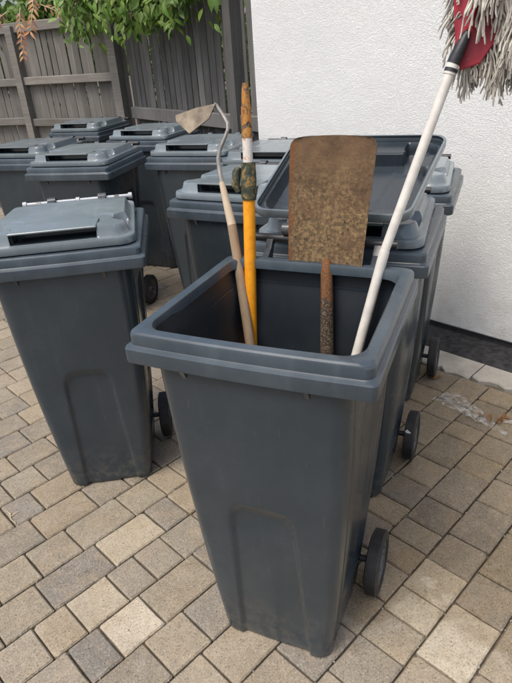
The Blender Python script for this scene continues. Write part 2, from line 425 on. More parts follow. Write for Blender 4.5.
for i, (a, b, lo, c) in enumerate(pavers):
    L = round((b-a)*200)/200; r = random.Random(i)
    key = (L, i % 4)
    dz, t1, t2, dr = r.uniform(-.002, .002), r.gauss(0, .005), r.gauss(0, .005), r.gauss(0, .004)
    rot = Matrix.Rotation(TH+dr, 3, 'Z') @ Matrix.Rotation(t1, 3, 'X') @ Matrix.Rotation(t2, 3, 'Y')
    col = paver_col(a, b, lo, i)
    if i in single:
        if key not in shared: shared[key] = paver_mesh(b-a, i).mesh('paver', 'paver', 30)
        o = link('paver', shared[key], paving, (c.x, c.y, dz), rot.to_euler()); o.color = (*col, 1)
    else:
        mb = paver_mesh(b-a, i); n0 = len(rest.f)
        rest.add([rot @ Vector(v) + Vector((c.x, c.y, dz)) for v in mb.v], mb.f)
        rest_cols += [col]*len(mb.f)
ro = rest.build('far_pavers', 'paver', paving, 30); tag(ro, kind='stuff')
ca = ro.data.color_attributes.new('tint', 'FLOAT_COLOR', 'CORNER')
for p in ro.data.polygons:
    for li in p.loop_indices: ca.data[li].color = (*rest_cols[p.index], 1)

# strip along the house wall: pale edging slabs and a dark drain strip
edge = bpy.data.objects.new('edging', None); C.objects.link(edge); tag(edge, 'pale concrete edging slabs between paving and dark strip', kind='structure')
edge.rotation_euler = (0,0,TH)
o = 2.83; r = random.Random(3)
while o > -2.2:
    L = r.choice((.22, .3, .38)); mb = MB(); x0 = 2.412 + r.uniform(0, .02); z = r.uniform(-.002, .004)
    nx = 9; outl = [(2.585, o-L+.003), (2.585, o-.003)] + [(x0 + r.uniform(-.022, .022), o-.003-(L-.006)*t/nx) for t in range(nx+1)]
    mb.loft([[(x, y, -.04) for x, y in outl], [(x, y, z+.001) for x, y in outl], [(x + (.004 if i < 2 else .008)*(-1 if i < 2 else 1), y, z+.006) for i, (x, y) in enumerate(outl)]])
    k = len(mb.v); mb.f.append(tuple(range(k-len(outl), k)))
    mb.build('slab', 'slab', edge); o -= L
ds = MB(); ds.box(2.588, 2.86, -2.4, 2.84, -.05, -.004)
dso = ds.build('drain_strip', 'dark_strip'); dso.rotation_euler = (0,0,TH); tag(dso, 'dark strip of tarmac along the foot of the wall', kind='structure')

# ------------------------------------------------------------------ house wall
hw = thing('house_wall', 'white rough-rendered house wall with a black base line', 'wall', (0,0,0), TH)
w = MB(); w.box(2.83, 6.5, -3.2, 2.84, .028, 3.4, .012); w.build('render_face', 'wall', hw)
w = MB(); w.box(2.845, 6.48, -3.18, 2.825, -.02, .03); w.build('plinth', 'plinth_black', hw)

# ------------------------------------------------------------------ wheelie bin
D = .535; HF, HB = .2815, .2735
def rrect(hf, hb, y0, y1, r, nf=12, nsd=8, nb=8, nc=6, bulge=0):
    pts = []
    def seg(a, b, n):
        for i in range(n): pts.append((lerp(a[0], b[0], i/n), lerp(a[1], b[1], i/n)))
    def arc(c, t0, t1):
        for i in range(nc): t = lerp(t0, t1, i/nc); pts.append((c[0]+r*math.cos(t), c[1]+r*math.sin(t)))
    pi = math.pi
    seg((-hf+r, y0), (hf-r, y0), nf); arc((hf-r, y0+r), -pi/2, 0); seg((hf, y0+r), (hb, y1-r), nsd); arc((hb-r, y1-r), 0, pi/2)
    seg((hb-r, y1), (-hb+r, y1), nb); arc((-hb+r, y1-r), pi/2, pi); seg((-hb, y1-r), (-hf, y0+r), nsd); arc((-hf+r, y0+r), pi, 1.5*pi)
    if bulge: pts = [(x, y - bulge*max(0, 1-(x/hf)**2)*(1-ss(y0, y0+.15, y))) for x, y in pts]
    return pts
def body_dims(z):
    t = z/.93
    c_ = 1-(1-t)**1.7
    return lerp(.160, .224, c_), lerp(.166, .224, c_), lerp(.072, .016, t), lerp(.395, .518, t), lerp(.035, .045, t)
def arch(s, z, hw, ztop, zbot, r, soft):
    hw2 = hw + (ztop-z)*.04
    d = min(hw2-abs(s), ztop-z, z-zbot)
    if z > ztop-r and abs(s) > hw2-r: d = r - math.hypot(abs(s)-(hw2-r), z-(ztop-r))
    return ss(0, soft, d)
def make_body():
    mb = MB(); NZ = 64; rings = []; NF, NS = 56, 26
    zs = [0, .004, .012] + [.012 + (.93-.012)*i/NZ for i in range(1, NZ+1)]
    for z in zs:
        hf, hb, y0, y1, r = body_dims(z); ins = .010 if z == 0 else (.003 if z == .004 else 0)
        ring = rrect(hf-ins, hb-ins, y0+ins, y1-ins, r, NF, NS, 16, 8, .006); out = []
        for i, (x, y) in enumerate(ring):
            dx = dy = 0
            if i < NF + 4: dy = .0115*arch(x-.004, z, .085, .545, -.1, .055, .010) * (1 if abs(x) < hf-r else 0)
            # rib either side of the arch
            if abs(x) > hf*.55 and y0 < y < y1:
                s = y - lerp(y0, y1, .52); a = .010*arch(s, z, .105*lerp(.72, 1, z/.93), .80, .16, .05, .012)
                a += -.008*ss(.010, .0, abs(y-(y1-.032))) - .008*ss(.010, 0, abs(y-(y1-.070))) - .007*ss(.014, 0, abs(y-(y0+.055)))
                dx = -math.copysign(a, x) if abs(x) > lerp(hf, hb, .5)*.9 else 0
            out.append((x+dx, y+dy, z))
        rings.append(out)
    mb.loft(rings); n = len(rings[0]); mb.f.append(tuple(reversed(range(n))))
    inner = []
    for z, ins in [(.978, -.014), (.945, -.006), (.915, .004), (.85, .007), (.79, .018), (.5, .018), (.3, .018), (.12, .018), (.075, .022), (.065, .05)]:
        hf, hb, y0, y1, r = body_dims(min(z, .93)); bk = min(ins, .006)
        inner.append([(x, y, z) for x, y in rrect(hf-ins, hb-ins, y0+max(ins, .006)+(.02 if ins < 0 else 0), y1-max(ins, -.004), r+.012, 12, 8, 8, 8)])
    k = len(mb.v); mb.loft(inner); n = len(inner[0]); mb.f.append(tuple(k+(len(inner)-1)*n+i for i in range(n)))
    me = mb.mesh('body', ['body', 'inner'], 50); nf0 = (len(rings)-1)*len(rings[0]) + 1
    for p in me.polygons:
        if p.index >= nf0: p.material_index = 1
    return me
def make_rim():
    mb = MB(); prof = [(.024, .935), (.021, .927), (.005, .926), (.001, .929), (.0, .933), (.0, .962), (.002, .9655), (.008, .968), (.0095, .970), (.0095, .991), (.0115, .9965), (.016, .9995),
                       (.036, 1.0), (.039, .9985), (.041, .993), (.043, .975)]
    rings = []
    for ins, z in prof:
        ring = rrect(HF-ins, HB-ins, ins, D-ins, .014+ins*.75, 16, 10, 10, 8, .007)
        rings.append([(x, y, z - .006*(1-y/D)) for x, y in ring])
    mb.loft(rings); return mb.mesh('rim', 'rim', 24)
LW, LY0, LY1 = .258, .024, .550
def make_lid():
    NX, NY = 100, 96; hwid = lambda y: lerp(LW, .226, (y-LY0)/(LY1-LY0))
    def xw(y):
        r = .05; d0 = y-LY0; d1 = LY1-y; h = hwid(y)
        for d in (d0, d1):
            if d < r: h -= r - math.sqrt(max(0, r*r-(r-d)**2))
        return h
    def height(x, y):
        ax = abs(x); h = hwid(y)-.013; r = .06
        dx, dy0, dy1 = h-ax, y-(LY0+.012), (LY1-.03)-y
        d = min(dx, dy0, dy1)
        if dx < r and dy0 < r: d = r-math.hypot(r-dx, r-dy0)
        if dx < r and dy1 < r: d = r-math.hypot(r-dx, r-dy1)
        t = (y-LY0)/(LY1-LY0)
        topz = .060 + .001*t + .004*(1-(x/h)**2) - .014*ss(.10, 0, dy1)
        z = .025 + (topz-.025)*ss(0, .016, d)
        # finger slot in the middle of the front face
        if ax < .137 and y < LY0+.112: z = min(z, .027)
        # side grips behind the front corners
        gy = (y-(LY0+.135))/.052; gx = (ax-(h-.012))/.042
        q = gx*gx + gy*gy
        if q < 1: z = min(z, lerp(.032, topz, ss(.70, 1, q)))
        px = (ax-(h-.085))/.034; py = (y-(LY0+.135))/.05; q = abs(px)**3+abs(py)**3
        z -= .003*ss(1.1, .8, q)
        # shallow panel in the top
        pd = min(h-.11-ax, y-(LY0+.09), LY1-.11-y); z -= .0025*ss(0, .012, pd)
        return z
    top, bot = [], []
    for j in range(NY+1):
        y = lerp(LY0, LY1, .5-.5*math.cos(math.pi*(.04+.92*j/NY))/math.cos(math.pi*.04)) if False else lerp(LY0, LY1, j/NY)
        w_ = xw(y)
        for i in range(NX+1):
            x = w_*(2*i/NX-1); top.append((x, y, height(x, y))); bot.append((x*(1-.012), lerp(y, (LY0+LY1)/2, .012), height(x, y)-.0055))
    mb = MB(); n = NX+1; k = len(top); mb.v = top+bot
    for j in range(NY):
        for i in range(NX):
            a = j*n+i; mb.f.append((a, a+1, a+n+1, a+n)); mb.f.append((k+a, k+a+n, k+a+n+1, k+a+1))
    loop = [i for i in range(n)] + [j*n+NX for j in range(1, NY+1)] + [NY*n+i for i in range(NX-1, -1, -1)] + [j*n for j in range(NY-1, 0, -1)]
    q = len(mb.v); cxy = (0, (LY0+LY1)/2)
    sk = [[(mb.v[i][0]*(1+e), lerp(mb.v[i][1], cxy[1], -e), z) for i in loop] for e, z in ((.006, .021), (.010, .003), (.004, 0), (-.022, 0), (-.025, .008))]
    mb.v += [p for r_ in sk for p in r_]; nl = len(loop)
    for a in range(nl):
        b = (a+1) % nl; mb.f.append((loop[a], loop[b], q+b, q+a))
        for r_ in range(4): mb.f.append((q+r_*nl+a, q+r_*nl+b, q+(r_+1)*nl+b, q+(r_+1)*nl+a))
        mb.f.append((q+4*nl+a, q+4*nl+b, k+loop[b], k+loop[a]))
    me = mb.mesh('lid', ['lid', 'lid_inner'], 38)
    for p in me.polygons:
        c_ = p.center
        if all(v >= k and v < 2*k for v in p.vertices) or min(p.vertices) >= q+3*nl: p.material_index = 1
        if max(p.vertices) < k and abs(c_.x) < .1395 and LY0+.014 < c_.y < LY0+.116 and c_.z < .0575: p.material_index = 1  # finger slot faces take the dark material: its shade is painted in
    return me
def make_cover():
    mb = MB(); mb.box(-.139, .139, LY0+.017, LY0+.121, .0580, .0652, .002); return mb.mesh('grip_lip', 'lid', 30)
def make_tyre():
    mb = MB(); h = .021; prof = [(-h+.004, .068), (-h, .075), (-h, .088), (-h+.004, .096)]
    for i in range(7):
        x = -h+.006 + (2*h-.012)*i/6; prof.append((x-.0015, .100)); prof.append((x+.0012, .100)); 
        if i < 6: prof.append((x+.002, .0975)); prof.append((x+.0045, .0975))
    prof += [(h-.004, .096), (h, .088), (h, .075), (h-.004, .068)]; prof.append(prof[0]); mb.lathe(prof, 40); return mb.mesh('tyre', 'tyre_rubber', 35)
def make_hub():
    mb = MB(); mb.lathe([(-.016, .0685), (-.016, .058), (-.006, .054), (-.004, .028), (-.018, .024), (-.020, .012), (.020, .012), (.018, .024), (.004, .028), (.006, .054), (.016, .058), (.016, .0685), (-.016, .0685)], 32)
    for k in range(6):
        t = math.pi*k/3; c, s_ = math.cos(t), math.sin(t)
        for sx in (-1, 1): mb.tube([(sx*.006, .022*c, .022*s_), (sx*.009, .058*c, .058*s_)], .005, 6)
    return mb.mesh('hub', 'hub_grey', 35)
ME = dict(body=make_body(), rim=make_rim(), lid=make_lid(), cover=make_cover(), tyre=make_tyre(), hub=make_hub())
mb = MB(); mb.tube([(-.205, 0, 0), (.205, 0, 0)], .0115, 14); ME['bar'] = mb.mesh('handle_bar', 'black_plastic', 40)
mb = MB(); mb.loft([[(-.009, 0, -.04), (.009, 0, -.04), (.009, 0, .008), (-.009, 0, .008)], [(-.009, .035, -.02), (.009, .035, -.02), (.009, .035, .030), (-.009, .035, .030)], [(-.009, .058, .03), (.009, .058, .03), (.009, .060, .062), (-.009, .060, .062)], [(-.008, .075, .042), (.008, .075, .042), (.008, .075, .060), (-.008, .075, .060)]], True); ME['bracket'] = mb.mesh('handle_bracket', 'body')
mb = MB(); mb.lathe([(-.016, .0135), (-.016, .0175), (.016, .0175), (.016, .0135), (-.016, .0135)], 16); mb.loft([[(-.014, -.058, -.022), (.014, -.058, -.022), (.014, -.056, -.008), (-.014, -.056, -.008)], [(-.014, -.012, -.004), (.014, -.012, -.004), (.014, -.008, .012), (-.014, -.008, .012)]], True); ME['knuckle'] = mb.mesh('hinge_knuckle', 'body', 35)
mb = MB(); mb.tube([(-.222, 0, 0), (.222, 0, 0)], .0105, 12); ME['axle'] = mb.mesh('axle', 'black_plastic', 40)
mb = MB(); mb.add([(-.006,0,0),(.006,0,0),(.006,-.018,0),(-.006,-.018,0),(-.004,.006,-.042),(.004,.006,-.042)], [(0,1,2,3),(0,3,4),(1,5,2),(3,2,5,4),(0,4,5,1)]); ME['gusset'] = mb.mesh('gusset', 'body')
mb = MB()
for s_ in (-1, 1): mb.tube([(s_*.218, 0, 0), (s_*.226, 0, 0)], .013, 10)
AX_Y = .372; BAR_Y, BAR_Z = D+.052, 1.035
def make_bin(label, x, y, a, group='dark grey wheelie bins standing together on the paving'):
    t = thing('wheelie_bin', label, 'wheelie bin', (x, y, 0), R(a), group)
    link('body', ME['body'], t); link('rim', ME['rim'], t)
    for s_ in (-1, 1):
        link('gusset', ME['gusset'], t, (s_*.14, .016, .925))
        link('handle_bracket', ME['bracket'], t, (s_*.155, D-.012, .982))
        wl = bpy.data.objects.new('wheel', None); C.objects.link(wl); wl.parent = t; wl.location = (s_*.226, AX_Y, .1)
        link('tyre', ME['tyre'], wl); link('hub', ME['hub'], wl)
    link('handle_bracket', ME['bracket'], t, (0, D-.012, .982))
    link('handle_bar', ME['bar'], t, (0, BAR_Y, BAR_Z)); link('axle', ME['axle'], t, (0, AX_Y, .1))
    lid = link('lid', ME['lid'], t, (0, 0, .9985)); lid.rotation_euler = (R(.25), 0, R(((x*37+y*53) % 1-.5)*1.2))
    link('grip_lip', ME['cover'], lid)
    for s_ in (-1, 1): link('hinge_knuckle', ME['knuckle'], lid, (s_*.10, BAR_Y, BAR_Z-.9985))
    return t
LABELS = ['open dark grey wheelie bin in front holding garden tools, lid thrown back',
 'dark grey wheelie bin directly behind the open one, under its thrown-back lid',
 'dark grey wheelie bin nearest the white wall, third in the right row',
 'closed dark grey wheelie bin standing alone at the left, front of the left group',
 'closed grey wheelie bin just behind the lone left one',
 'closed grey wheelie bin cut off by the left picture edge, below the fence',
 'farthest closed grey wheelie bin, by the pale fence under the orange dry leaves',
 'closed grey wheelie bin by the dark fence, under the hoe blade tip',
 'closed grey wheelie bin behind the hoe neck, in front of the dark fence',
 'closed grey wheelie bin behind the yellow pole, next to the open bin lid',
 'closed grey wheelie bin at the corner of the white wall, partly behind the spade']
bins = [make_bin(l, *b) for l, b in zip(LABELS, BINS)]
bins[0].scale = (1, 1, 1.012)
# the front bin's lid is swung back on its hinge bar and lies over the lid behind
for c_ in bins[0].children:
    if c_.name.startswith('lid'):
        ang = R(-166)                                    # about the hinge bar
        rotm = Matrix.Rotation(ang, 4, 'X'); piv = Vector((0, BAR_Y, BAR_Z+.006))
        c_.matrix_local = Matrix.Translation((0, 0, .016)) @ Matrix.Translation(piv) @ rotm @ Matrix.Translation(-piv) @ Matrix.Translation((0, 0, .9985))
for c_ in bins[3].children:
    if c_.name.startswith('handle_bar'):
        mb = MB(); mb.tube([(-.215, 0, 0), (.215, 0, 0)], .0075, 12)
        for bx in (-.21, 0, .21): mb.tube([(bx-.007, 0, 0), (bx+.007, 0, 0)], .0125, 10)
        c_.data = mb.mesh('handle_bar', 'pale_bar', 40); c_['label'] = 'pale grey handle bar'
for c_ in bins[1].children:
    if c_.name.startswith('wheel') and c_.location.x > 0:
        mb = MB(); mb.box(-.0012, .0012, -.010, .010, -.006, .006); s_ = mb.build('sticker', 'white_sticker', c_, None, (-.006, -.076, .0655)); s_.rotation_euler = (0, 0, R(90)); s_.rotation_euler = (R(40), 0, R(90))

# ------------------------------------------------------------------ garden tools (placed in the open bin's frame)
BX, BY, BA = BINS[0]; BM = Matrix.Translation((BX, BY, 0)) @ Matrix.Rotation(R(BA), 4, 'Z')
def tool(name, label, cat, foot):
    t = thing(name, label, cat, BM @ Vector(foot), R(BA)); t['group'] = 'garden tools standing in the open bin'; return t
def rel(pts, foot): return [Vector(p)-Vector(foot) for p in pts]

# hoe
ft = (-.018, .200, .075); t = tool('garden_hoe', 'long wooden-handled hoe with bent steel neck and flat blade', 'hoe', ft)
mb = MB(); mb.tube(rel([ft, (-.173, .425, .783), (-.227, .499, 1.016), (-.248, .525, 1.097)], ft), [.0130, .0140, .0138, .0132], 14); mb.build('handle', 'wood_handle', t, 40)
mb = MB(); mb.tube(rel([(-.248, .525, 1.097), (-.270, .546, 1.160), (-.286, .561, 1.208)], ft), [.0130, .0105, .0080], 14); mb.build('handle_tip', 'wood_handle_pale', t, 40)
neck = [(-.284, .559, 1.20), (-.293, .568, 1.232), (-.300, .580, 1.270), (-.294, .587, 1.295), (-.282, .595, 1.320), (-.274, .603, 1.342), (-.276, .609, 1.358), (-.293, .615, 1.380), (-.312, .621, 1.402), (-.318, .618, 1.406)]
mb = MB(); mb.tube(rel(neck, ft), [.0075, .0068, .006, .0055, .0052, .005, .005, .0052, .0055, .006], 10); mb.build('neck', 'grey_steel', t, 50)
mb = MB(); P = [(-.310, .614, 1.407), (-.322, .590, 1.372), (-.378, .572, 1.336), (-.426, .590, 1.366), (-.432, .600, 1.381), (-.37, .609, 1.398)]
P = [Vector(p)-Vector(ft) for p in P]; nn = (P[1]-P[0]).cross(P[3]-P[0]).normalized()*.0016
mb.loft([[p-nn for p in P], [p+nn for p in P]], True); mb.build('blade', 'hoe_blade_steel', t)

# yellow pole
ft = (-.170, .340, .075); t = tool('extension_pole', 'yellow fibreglass pole with worn green fitting and flaking top', 'pole', ft)
mb = MB(); mb.tube(rel([ft, (-.187, .5, 1.019), (-.190, .527, 1.178)], ft), .0165, 16, True); mb.build('shaft', 'yellow', t, 40)
mb = MB(); mb.tube(rel([(-.190, .5255, 1.170), (-.190, .5275, 1.182), (-.191, .536, 1.228), (-.192, .542, 1.266)], ft), [.0195, .0215, .0215, .0195], 14); mb.build('fitting', 'fitting', t, 35)
mb = MB(); mb.tube(rel([(-.217, .522, 1.192), (-.224, .522, 1.210), (-.223, .530, 1.242), (-.217, .536, 1.254)], ft), [.009, .012, .012, .008], 10); mb.build('clamp_lever', 'fitting', t, 40)
mb = MB(); mb.tube(rel([(-.192, .541, 1.26), (-.195, .553, 1.331)], ft), .0135, 14); mb.build('sleeve', 'sleeve', t, 40)
mb = MB(); mb.tube(rel([(-.195, .552, 1.327), (-.195, .5545, 1.339), (-.1955, .5555, 1.346), (-.1975, .565, 1.402)], ft), [.0150, .0150, .0140, .0134], 14); mb.build('upper_tube', 'old_paint', t, 40)
mb = MB(); mb.tube(rel([(-.1975, .5645, 1.400), (-.198, .566, 1.412), (-.1995, .572, 1.44), (-.200, .574, 1.458)], ft), [.0122, .0112, .0098, .0075], 10); mb.build('tip', 'old_paint', t, 40)

# spade, blade up
ft = (.094, .320, .072); t = tool('rusty_spade', 'rusty square spade standing blade up in the open bin', 'spade', ft)
BZ0, BZ1 = 1.012, 1.328
mb = MB(); NXs, NZs = 20, 34; front, back = [], []
def blade_pt(i, j):
    v = 1-(1-j/NZs)**1.7; s_ = 2*i/NXs-1
    xl, xr = lerp(-.073, -.078, v), lerp(.1305, .150, v)
    cx, hx = (xl+xr)/2, (xr-xl)/2
    r = .026; ztop = BZ1 - .003*s_*s_
    d = (1-v)*(BZ1-BZ0); 
    if d < r: hx -= r - math.sqrt(max(0, r*r-(r-d)**2))
    z = lerp(BZ0 - .001*s_, ztop, v)
    y = .500 + .2*(z-1.018) + .008*(1-s_*s_) + .018*(v-.5)**2 - .0055*math.exp(-(hx*s_/.013)**2)*ss(.15, .07, z-1.012) - .002*ss(.94, 1, abs(s_))
    return Vector((cx+hx*s_, y, z)) - Vector(ft)
for j in range(NZs+1):
    for i in range(NXs+1):
        p = blade_pt(i, j); front.append(p); back.append(p + Vector((0, .0028, 0)))
n = NXs+1; k = len(front); mb.v = [tuple(p) for p in front+back]
for j in range(NZs):
    for i in range(NXs):
        a = j*n+i; mb.f += [(a, a+1, a+n+1, a+n), (k+a, k+a+n, k+a+n+1, k+a+1)]
loop = list(range(n)) + [j*n+NXs for j in range(1, NZs+1)] + [NZs*n+i for i in range(NXs-1, -1, -1)] + [j*n for j in range(NZs-1, 0, -1)]
for a in range(len(loop)): b = (a+1) % len(loop); mb.f.append((loop[b], loop[a], k+loop[a], k+loop[b]))
bo = mb.build('blade', 'rust', t, 40)
bo.data.transform(Matrix.Translation((0, 0, -(1.012-ft[2])))); bo.location = (0, 0, 1.012-ft[2])
mb = MB(); mb.tube(rel([(.034, .512, 1.022), (.034, .506, 1.008), (.036, .498, .985), (.041, .483, .92), (.049, .451, .772), (.058, .430, .66)], ft), [.009, .0145, .0160, .0170, .0190, .0195], 14); mb.build('socket', 'socket', t, 40)
mb = MB(); mb.tube(rel([(.060, .424, .665), (.090, .329, .09)], ft), .0165, 12); mb.build('shaft', 'wood_handle', t, 40)
mb = MB(); q = Vector((.0935, .321, .085))-Vector(ft); mb.tube([q+Vector((-.055, 0, 0)), q+Vector((0, 0, .003)), q+Vector((.055, 0, 0))], .013, 10); mb.build('grip', 'wood_handle', t, 40)

# mop
ft = (-.0, .255, .072); t = tool('string_mop', 'white-handled string mop with red holder and grey cotton strands', 'mop', ft)
mb = MB(); mb.tube(rel([ft, (.186, .510, 1.055)], ft), .0132, 16); mb.build('lower_handle', 'white_tube', t, 40)
mb = MB(); mb.tube(rel([(.182, .5045, 1.035), (.186, .510, 1.055), (.302, .616, 1.466)], ft), .0119, 16); mb.build('upper_handle', 'white_tube', t, 40)
mb = MB(); mb.tube(rel([(.298, .613, 1.452), (.3045, .619, 1.476)], ft), .0142, 14); mb.build('collar', 'white_tube', t, 40)
mb = MB(); mb.tube(rel([(.2995, .6135, 1.457), (.3015, .6155, 1.464)], ft), .0150, 14); mb.build('clip', 'black_plastic', t, 40)
mb = MB(); mb.tube(rel([(.3035, .618, 1.474), (.308, .621, 1.486), (.324, .630, 1.526), (.329, .634, 1.538)], ft), [.0148, .0152, .0115, .007], 16); mb.build('socket', 'black_plastic', t, 40)
# red holder plate, folded back
ux = Vector((.905, .10, -.42)).normalized()
mb = MB(); hp = [(.285, .650, 1.640), (.304, .642, 1.500), (.318, .640, 1.458), (.360, .640, 1.470), (.392, .640, 1.520), (.400, .655, 1.700), (.300, .660, 1.72)]
hp = rel(hp, ft); mb.loft([[p+Vector((0, .010, 0)) for p in hp], [p+Vector((0, .002, 0)) for p in hp], [p*.97+Vector((.0, 0, 0))+(sum(hp, Vector())/len(hp))*.03 for p in hp]], True)
mb.build('holder', 'red_plastic', t)
mb = MB(); mb.tube(rel([(.333, .627, 1.545), (.337, .630, 1.62), (.342, .636, 1.70)], ft), [.010, .011, .011], 10); mb.build('holder_rib', 'red_plastic', t, 40)
mb = MB(); r = random.Random(11)
def strand(p0, d, L, rad, sag, wob, ph):
    p = Vector(p0); d = Vector(d).normalized(); pts, rr = [], []
    for i in range(10):
        pts.append(p.copy()); rr.append(rad*(.82+.36*r.random())*(1 if i < 9 else .7))
        d = (d + Vector((0, 0, -sag)) + wob*.20*math.sin(ph+i*1.25) + Vector((r.gauss(0, .13), r.gauss(0, .12), r.gauss(0, .06)))).normalized(); p = p + d*L/9
    mb.tube(rel(pts, ft), rr, 6)
def lock(p0, d, L, sag, n):                                # a lock of yarns that hang together
    wob = Vector((r.gauss(0, 1), r.gauss(0, .6), 0)); ph = r.uniform(0, 6)
    for k in range(n):
        strand(Vector(p0)+Vector((r.gauss(0, .007), r.gauss(0, .006), r.gauss(0, .01))), Vector(d)+Vector((r.gauss(0, .10), r.gauss(0, .08), r.gauss(0, .05))), L*r.uniform(.8, 1.1), r.uniform(.0016, .0027), sag, wob, ph+r.gauss(0, .5))
for i in range(135):                                        # right-hand mass in front of the holder
    x = r.uniform(.352, .54); z = r.uniform(1.50, 1.78); y = r.uniform(.595, .655)
    if x < .395 and z < 1.56 or x < .368 and z < 1.63: continue
    lock((x, y, z), (r.gauss(.02, .22), r.gauss(-.08, .15), -.75), r.uniform(.06, .12), .18, 11)
for i in range(34):                                        # fringe under the holder
    x = r.uniform(.318, .48); z = r.uniform(1.465, 1.53) if x > .36 else r.uniform(1.465, 1.49); y = r.uniform(.648, .685)
    lock((x, y, z), (r.gauss(.06, .2), r.gauss(0, .12), -.9), r.uniform(.05, .09), .2, 11)
for i in range(26):                                        # left fringe
    z = r.uniform(1.50, 1.76); x = lerp(.306, .290, (z-1.50)/.26) + r.uniform(-.008, .012); y = r.uniform(.652, .69)
    lock((x, y, z), (r.uniform(-.7, -.2), r.gauss(0, .15), -.6), r.uniform(.04, .075), .14, 10)
so = mb.build('mop_strands', 'mop_cord', t, 60); tag(so, kind='stuff')

# ------------------------------------------------------------------ fences
def fence(name, label, A, B, ztop, z0, pitch, bw, wood, rails, posts, rail_mat, face=-1, thick=.016, cap=False, jitter=.004):
    A, B = Vector((*A, 0)), Vector((*B, 0)); d = (B-A); L = d.length; ang = math.atan2(d.y, d.x)
    t = thing(name, label, 'fence', A, ang); r = random.Random(len(name)+int(L*100))
    shared_b = {}
    x = 0.; i = 0
    while x < L-.02:
        wv = bw
        if 'b' not in shared_b:
            mb = MB(); mb.loft([[(0,-thick,z0),(wv,-thick*.5,z0),(wv,0,z0),(0,0,z0)], [(0,-thick,ztop),(wv,-thick*.5,ztop),(wv,0,ztop),(0,0,ztop)]], True); shared_b['b'] = mb.mesh('board', wood)
        o = link('board', shared_b['b'], t, (x+r.uniform(-jitter, jitter), r.uniform(-.004, .004), r.uniform(-.012, .008)), (0, r.gauss(0, .004), r.gauss(0, .02)))
        x += pitch; i += 1
    for z, h in rails:
        segs = [0] + posts[1:-1] + [L] if len(posts) > 2 else [0, L]
        for a, b in zip(segs, segs[1:]):
            mb = MB(); mb.box(.0, b-a-.09, -.048, 0, -h/2, h/2, .006); link('rail', mb.mesh('rail', rail_mat), t, (a+.045, -.026, z), (0, r.gauss(0, .006), 0))
    for px in posts:
        mb = MB(); mb.box(-.045, .045, -.095, -.005, 0, ztop+.03, .006); link('post', mb.mesh('post', 'wood_rail' if not wood.endswith('dark') else 'wood_dark'), t, (px, -.004, 0))
    if cap:
        mb = MB(); mb.box(0, L, -.06, .015, -.045, .045, .006); link('cap_rail', mb.mesh('cap_rail', rail_mat), t, (0, 0, ztop+.01))
    return t
fence('wooden_fence', 'pale weathered board fence with rails at the left behind the bins', (-3.46, 7.24), (-1.06, 6.02), 1.86, .1, .076, .062, 'wood_pale',
      [(1.385, .075), (.985, .075), (.35, .075)], [.10, 1.41, 2.64], 'wood_rail', cap=True)
fence('dark_fence', 'dark grey gapped board fence between the pale fence and the white wall', (-1.00, 6.0), (.225, 4.13), 2.35, .1, .100, .070, 'wood_dark',
      [(1.06, .105), (.3, .105), (2.1, .105)], [1.90], 'wood_dark', jitter=.008)

# ------------------------------------------------------------------ foliage
def leaf_mesh(mb, cols, P, d, nrm, L, W, tint, fold=.25):
    d = d.normalized(); s_ = d.cross(nrm).normalized(); nn = s_.cross(d)
    pts = [P, P+d*L*.3+s_*W*.42+nn*W*fold*.4, P+d*L*.6+s_*W*.40+nn*W*fold*.4, P+d*L-nn*L*.12, P+d*L*.6-s_*W*.40+nn*W*fold*.4, P+d*L*.3-s_*W*.42+nn*W*fold*.4, P+d*L*.3, P+d*L*.6]
    f = [(0,6,1), (1,6,7,2), (2,7,3), (0,5,6), (6,5,4,7), (7,4,3)]
    mb.add(pts, f); cols += [tint]*len(f)
def finish_leaves(mb, cols, name, mat, parent):
    me = bpy.data.meshes.new(name); me.from_pydata(mb.v, [], mb.f); me.materials.append(MATS[mat])
    me.polygons.foreach_set('use_smooth', [True]*len(me.polygons))
    ca = me.color_attributes.new('tint', 'FLOAT_COLOR', 'CORNER')
    for p in me.polygons:
        for li in p.loop_indices: ca.data[li].color = (*cols[p.index], 1)
    return link(name, me, parent)
def shrub(label, base, sprays, mat, seed, leafL, per, droop, name='climbing_shrub', cat='shrub', group=None, clump=.22):
    t = thing(name, label, cat, base, 0, group); r = random.Random(seed); mb = MB(); cols = []; st = MB(); b = Vector(base)
    for (P, Q) in sprays:                                  # each spray is a twig from P to Q carrying leaves
        P, Q = Vector(P), Vector(Q); n = 7; pts = []
        for i in range(n+1):
            f = i/n; pts.append(P.lerp(Q, f) + Vector((r.gauss(0, .015), r.gauss(0, .015), -.06*math.sin(math.pi*f)*0)) - b)
        st.tube(pts, [.006*(1-.7*i/n) for i in range(n+1)], 5)
        for k in range(per):
            f = r.random()**.8; p = P.lerp(Q, f) - b + Vector((r.gauss(0, clump*.35), r.gauss(0, clump*.3), r.gauss(0, clump*.3)))
            d = Vector((r.gauss(0, .7), r.gauss(-.25, .5), -droop + r.gauss(0, .5))); nv = Vector((r.gauss(0, .4), -.6+r.gauss(0, .4), .7+r.gauss(0, .4)))
            f_ = r.uniform(.6, 1.25); L = leafL*r.uniform(.65, 1.2)
            leaf_mesh(mb, cols, p, d, nv, L, L*r.uniform(.34, .5), (f_*r.uniform(.9, 1.15), f_, f_*.9))
    st.build('stems', 'stem_brown', t, 60); finish_leaves(mb, cols, 'foliage', mat, t); return t
r = random.Random(5); sp = []
for i in range(95):                                        # bush behind and over the pale fence
    f = r.random(); x = lerp(-3.3, -1.25, f); y = lerp(7.3, 6.35, f) + r.uniform(.0, .7); z = r.uniform(1.6, 2.35)
    sp.append(((x, y, z-.45), (x+r.gauss(0, .2), y-r.uniform(0, .3), z+r.uniform(0, .35))))
